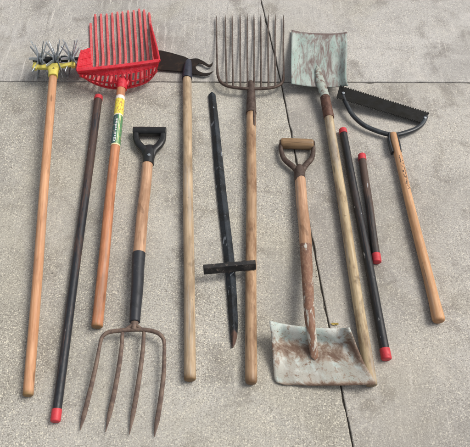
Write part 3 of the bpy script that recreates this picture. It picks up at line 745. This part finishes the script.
def grip_shovel():
    R = Root('scoop_shovel', 'short square mouthed shovel with chipped white scoop and wooden D grip in iron yoke', 'shovel', at(312, 350))
    m, a, b, r0, r1 = rod(300, 178, 10.6, .022, 306, 247, 12.2, .034); m.build('handle', M['pink'], R)
    q = mpp(298, 150); z = .021
    gm = MB(); gm.sweep([at(280.6, 143.2, z), at(281.4, 143.2, z), at(283, 143.3, z), at(297, 143.8, z), at(311, 144.4, z), at(312.6, 144.4, z), at(313.2, 144.4, z)], [4.2*q, 4.9*q, 5.3*q, 5.5*q, 5.3*q, 4.9*q, 4.2*q], 18)
    gm.build('grip', M['grip'], R)
    y = MB()
    for pts in ([(281, 141), (280.9, 149.5), (284.2, 158.8), (291.4, 165.4), (296.6, 171), (298, 180)], [(313.2, 142), (313.4, 150), (311.4, 158.6), (305.8, 165), (302.4, 171), (301.4, 180)]):
        P = [Vector(p) for p in spline([tuple(at(a_, b_, z)) for a_, b_ in pts], 6)]; k = len(P)
        y.sweep(P, [(lerp(1.6, 3.0, min(1, j/(k*.5)))*q, 2.2*q) for j in range(k)], 12)
    y.sweep([at(299.4, 166, z), at(299.6, 170, z), at(299.8, 179.5, z), at(300, 181.5, z)], [3*q, 5.0*q, 5.5*q, 5.2*q], 16)
    for x, yy in ((280.4, 143.2), (313.6, 144.4)):
        y.sweep([at(x-.9, yy, z), at(x+.9, yy, z)], 3.4*q, 12, up=Vector((0, 1, 0)))
    y.build('yoke', M['iron_dark'], R)
    # scoop: floor tipped because its right hand corner lies on the next handle
    left = [(0, 284, 384.8), (.01, 280, 384.3), (.03, 276.6, 382.6), (.06, 274.6, 379.6), (.1, 273.8, 376), (.45, 272.6, 352), (.75, 271.4, 336), (1, 269.1, 320.5)]
    right = [(0, 374, 385.2), (.015, 376.2, 384.4), (.1, 373, 378), (.35, 363.8, 362.5), (.62, 356.6, 346.5), (.85, 352.4, 335.5), (1, 349.8, 327.5)]
    def zf(u, v):
        fl = lerp(.004, .040, (u+1)/2)*(.55+.45*sm(1.0, .0, v)) + .012*v
        side = sm(.72, 1, abs(u)); back = sm(.62, 1, v)
        w = side*lerp(.004, .034, sm(0, .7, v)) + back*.042
        return fl + min(.07, w)*(1 if u < 0 else .8) + .0012*math.sin(u*9+v*4)
    dip = lambda u: 3.2*(1-abs(u)**2.2)
    front = lambda u: .7*math.sin((u+1)*2.1)
    s = scoop(left, right, dip, zf, front=front); so = s.build('scoop', M['scoop_white'], R, solid=.0028)
    so.data.set_sharp_from_angle(angle=math.radians(80))
    q = mpp(312, 320)
    P = spline([(305.7, 243.4, .034), (306.2, 256, .039), (307.4, 276, .048), (308.4, 296, .057), (309.4, 314, .064), (310.6, 326, .063), (312, 337, .05), (313.4, 347, .037), (314.4, 355, .0275), (315, 360, .023)], 6); k = len(P)
    W_ = lambda y: lerp(6.1, 5.4, (y-243)/73) if y < 316 else lerp(5.4, 4.1, min(1, (y-316)/40))
    rb = MB(); rr = [(W_(p[1])*mpp(p[0], p[1], p[2])*(1 if j < k-4 else (k-j)/5.), (min(6., W_(p[1])) if p[1] < 318 else lerp(6., 1.2, (p[1]-318)/42))*q) for j, p in enumerate(P)]
    rr[0] = (rr[0][0]*.94, rr[0][1]*.94)
    rb.sweep([at(*p) for p in P], rr, 20)
    rb.build('socket', M['socket_white'], R)
grip_shovel()

def long_shovel():
    R = Root('scoop_shovel', 'long handled square shovel with flaked turquoise scoop and straw coloured handle', 'shovel', at(345, 210))
    m, a, b, r0, r1 = rod(327.2, 108, 8.6, .028, 371.6, 386, 11.6, None); m.build('handle', M['straw'], R)
    left = [(0, 291.6, 83.4), (.32, 291.2, 66), (.62, 291.4, 50), (1, 291.6, 29.6)]
    right = [(0, 348, 85.5), (.14, 346.4, 78), (.3, 346.2, 70), (.6, 347.4, 50), (1, 347.2, 31.6)]
    # here v runs from the socket end (0) out to the mouth (1)
    def zf(u, v):
        side = sm(.7, 1, abs(u)); back = sm(.3, 0, v)
        return .006+.020*sm(1, .2, v)+side*(.03*sm(1.05, .35, v)+.006)+back*.014*(1-.5*side)+.001*math.sin(u*7+v*5)
    s = MB(); vs, lcs, fs = [], [], []; nu, nv = 36, 30
    for j in range(nv+1):
        v = j/nv; l, r = polyl(left, v), polyl(right, v)
        for i in range(nu+1):
            u = -1+2*i/nu; f = (u+1)/2
            x, y = lerp(l[0], r[0], f), lerp(l[1], r[1], f)
            y += 2.6*(1-abs(u)**3)*sm(.7, 1, v) + 2.4*(1-abs(u)**2)*sm(.3, 0, v)
            vs.append(at(x, y, zf(u, v))); lcs.append((u, 1-v, 0.))
    for j in range(nv):
        for i in range(nu): k = j*(nu+1)+i; fs.append((k, k+1, k+nu+2, k+nu+1))
    s.add(vs, fs, lcs); so = s.build('scoop', M['scoop_green'], R, solid=.0026); so.data.set_sharp_from_angle(angle=math.radians(80))
    q = mpp(322, 90)
    P = spline([(317.4, 66, .027), (318.6, 74, .034), (320.8, 83, .042), (323, 90, .044), (325.2, 98, .038)], 6); k = len(P)
    nk = MB(); nk.sweep([at(*p) for p in P], [(lerp(2.0, 4.6, min(1, j/(k*.45)))*q if j > 1 else q*(.7+j*.5), lerp(.9, 4.4, j/(k-1))*q) for j in range(k)], 16)
    nk.build('neck', M['neck'], R)
    st = MB(); st.sweep([at(324.8, 96.5, .039), at(325, 97.3, .039), at(326, 103, .035), at(328.9, 117.4, .0268), at(329, 118, .0265)], [4.0*q, 4.7*q, 4.8*q, 5.1*q, 4.9*q], 18)
    st.build('socket', M['iron_rust'], R)
long_shovel()

# ------------------------------------------------------------------ serrated weed cutter
def weed_cutter():
    R = Root('weed_cutter', 'weed cutter with a black double serrated blade on a bow and a golden wooden handle', 'weed cutter', at(418, 230))
    def flare(t): return 1-.06*sm(.0, .5, t)+.10*sm(.9, .985, t)
    m, a, b, r0, r1 = rod(392.6, 133.5, 7.2, .022, 439.3, 322, 12.2, None, ends=(.3, .55), shape=flare); ho = m.build('handle', M['gold'], R)
    # blade
    TL, TR, BR, BL = (339.6, 86.2), (429.2, 113.6), (422, 122), (336.6, 96.6)
    zb = lambda x: .044 if x < 352 else lerp(.044, .016, min(1, (x-352)/70))
    n_t = 36; poly = []
    for k in range(n_t*2+1):
        t = k/(n_t*2); x, y = lerp(TL[0], TR[0], t), lerp(TL[1], TR[1], t); y -= 1.5 if k % 2 else .2; x += .3 if k % 2 else 0
        poly.append(at(x, y, lerp(.044, .016, t)))
    for k in range(n_t*2+1):
        t = 1-k/(n_t*2); x, y = lerp(BL[0], BR[0], t), lerp(BL[1], BR[1], t); y += 1.5 if k % 2 else .2; x -= .3 if k % 2 else 0
        poly.append(at(x, y, lerp(.044, .016, t)))
    MB().plate(poly, .0028).build('blade', M['blade'], R, smooth=False)
    q = mpp(390, 128)
    bow = spline([(342.6, 95, .036), (345, 101, .034), (352.3, 114.4, .028), (363.5, 124.8, .022), (377, 131, .02), (388, 134.2, .02), (396, 134.8, .02), (405, 132.8, .019), (415.4, 129, .016), (422.6, 123.6, .013), (426.4, 116.6, .012)], 7)
    k = len(bow); fw = MB()
    fw.sweep([at(*p) for p in bow], [(lerp(1.9, 2.3, math.sin(math.pi*j/(k-1)))*q, 1.9*q) for j in range(k)], 12, power=3)
    for pts in ([(389, 134.5, .02), (388.9, 140, .02), (390.6, 147, .022), (392.4, 153, .022)], [(396.4, 134.5, .02), (397.8, 140, .02), (399.4, 147, .022), (400.2, 153, .022)]):
        P = spline(pts, 5); fw.sweep([at(*p) for p in P], [(1.25*q, 2.8*q)]*len(P), 10, power=3)
    fw.build('bow', M['black_paint'], R)
    for x, y, z in ((343.4, 92.6, .0465), (425.2, 117.4, .0195)):
        rv = MB(); c = at(x, y, z); rv.sweep([c-Vector((0, 0, .003)), c, c+Vector((0, 0, .001))], [1.5*q, 1.4*q, .7*q], 10, up=Vector((0, 1, 0)))
        rv.build('rivet', M['steel'], R)
    # worn, unreadable stamp on the handle
    st = MB(); d = (b-a).normalized(); nn = (Vector((0, 0, 1))-d*d.z).normalized(); sd = nn.cross(d)
    if sd.x < 0: sd = -sd
    rnd = random.Random(3)
    for k in range(34):
        t = lerp(.16, .35, k/33)+rnd.uniform(-.004, .004); r = lerp(r0, r1, t)*flare(t)+.0003
        th = rnd.uniform(-.1, .55) if k > 3 else rnd.uniform(-.1, .1); hl, hw = rnd.uniform(.0012, .0042), rnd.uniform(.0008, .002)
        vs = []
        for dt, da in ((-1, -1), (1, -1), (1, 1), (-1, 1)):
            tt_ = th+da*hw/r; vs.append(a.lerp(b, t)+d*(dt*hl)+(sd*math.sin(tt_)+nn*math.cos(tt_))*r)
        st.add(vs, [(0, 1, 2, 3)])
    st.build('stamp', M['ink'], R, smooth=False)
weed_cutter()

# ------------------------------------------------------------------ a dry leaf scrap in the joint
def leaf():
    c = at(335, 324, .003); vs = [c]; fs = []; k = 11
    for i in range(k):
        t = 2*math.pi*i/k; r = .008*(1+.5*math.cos(t*2))*random.uniform(.7, 1.1)
        vs.append(c+Vector((math.cos(t)*r*1.3, math.sin(t)*r*.7, random.uniform(-.001, .004))))
        fs.append((0, 1+i, 1+(i+1) % k))
    mb = MB(); mb.add(vs, fs); o = mb.build('dry_leaf', M['leaf'], None, smooth=False, solid=.0005)
    o['label'] = 'tiny yellow scrap of dry leaf beside the joint behind the white scoop'; o['category'] = 'leaf'
leaf()

# ------------------------------------------------------------------ loose grit
def grit():
    rnd = random.Random(11); mb = MB(); ico = [(0, 0, 1), (.9, 0, .4), (.28, .85, .45), (-.72, .53, .4), (-.72, -.53, .45), (.28, -.85, .4), (.72, .53, -.3), (-.28, .85, -.3), (-.9, 0, -.3), (-.28, -.85, -.3), (.72, -.53, -.3)]
    top = [(0, 1, 2), (0, 2, 3), (0, 3, 4), (0, 4, 5), (0, 5, 1)]
    for i in range(170):
        if i < 60: p = at(lerp(281, 353, i/60)+rnd.gauss(0, 3.5), lerp(82, 447, i/60), 0)
        elif i < 90: p = at(rnd.uniform(0, 470), 82+rnd.gauss(0, 2.5), 0)
        else: p = at(rnd.uniform(0, 470), rnd.uniform(0, 447), 0)
        r = rnd.choice((.0009, .0012, .0014, .002)); 
        vs = [p+Vector((x*r*rnd.uniform(.7, 1.3), y*r*rnd.uniform(.7, 1.3), (z+.3)*r*.8)) for x, y, z in ico]
        fs = top+[(1, 6, 2), (2, 6, 7), (2, 7, 3), (3, 7, 8), (3, 8, 4), (4, 8, 9), (4, 9, 5), (5, 9, 10), (5, 10, 1), (1, 10, 6)]
        mb.add(vs, fs)
    n = N('loose_sand_grains'); m = n.done(n.mix(n.map(n.noise(n.obj(), 25, 3), .42, .58), L(88, 78, 68), L(190, 180, 164)), .85)
    o = mb.build('grit', m, None, smooth=False); o['kind'] = 'stuff'; o['label'] = 'loose sand grains scattered on the concrete and along its joints'
grit()

# ------------------------------------------------------------------ light
EL, AZ = math.radians(52), math.radians(72)
W = bpy.data.worlds.new('World'); S.world = W; W.use_nodes = True
nt = W.node_tree; bg = nt.nodes['Background']
sky = nt.nodes.new('ShaderNodeTexSky'); sky.sky_type = 'NISHITA'; sky.sun_disc = False
sky.sun_elevation = EL; sky.sun_rotation = AZ; sky.air_density = 1.; sky.dust_density = 4.; sky.ozone_density = 1.
hs = nt.nodes.new('ShaderNodeHueSaturation'); hs.inputs['Saturation'].default_value = .3
nt.links.new(sky.outputs[0], hs.inputs['Color']); nt.links.new(hs.outputs[0], bg.inputs['Color']); bg.inputs['Strength'].default_value = .085
sl = bpy.data.lights.new('sun', 'SUN'); sl.energy = 1.5; sl.angle = math.radians(26); sl.color = (1, .95, .88)
so = bpy.data.objects.new('sun', sl); COL.objects.link(so)
dv = Vector((math.sin(AZ)*math.cos(EL), math.cos(AZ)*math.cos(EL), math.sin(EL)))
so.rotation_euler = dv.to_track_quat('Z', 'Y').to_euler(); so.location = dv*8
S.view_settings.view_transform = 'Standard'; S.view_settings.look = 'None'; S.view_settings.exposure = .68; S.view_settings.gamma = 1
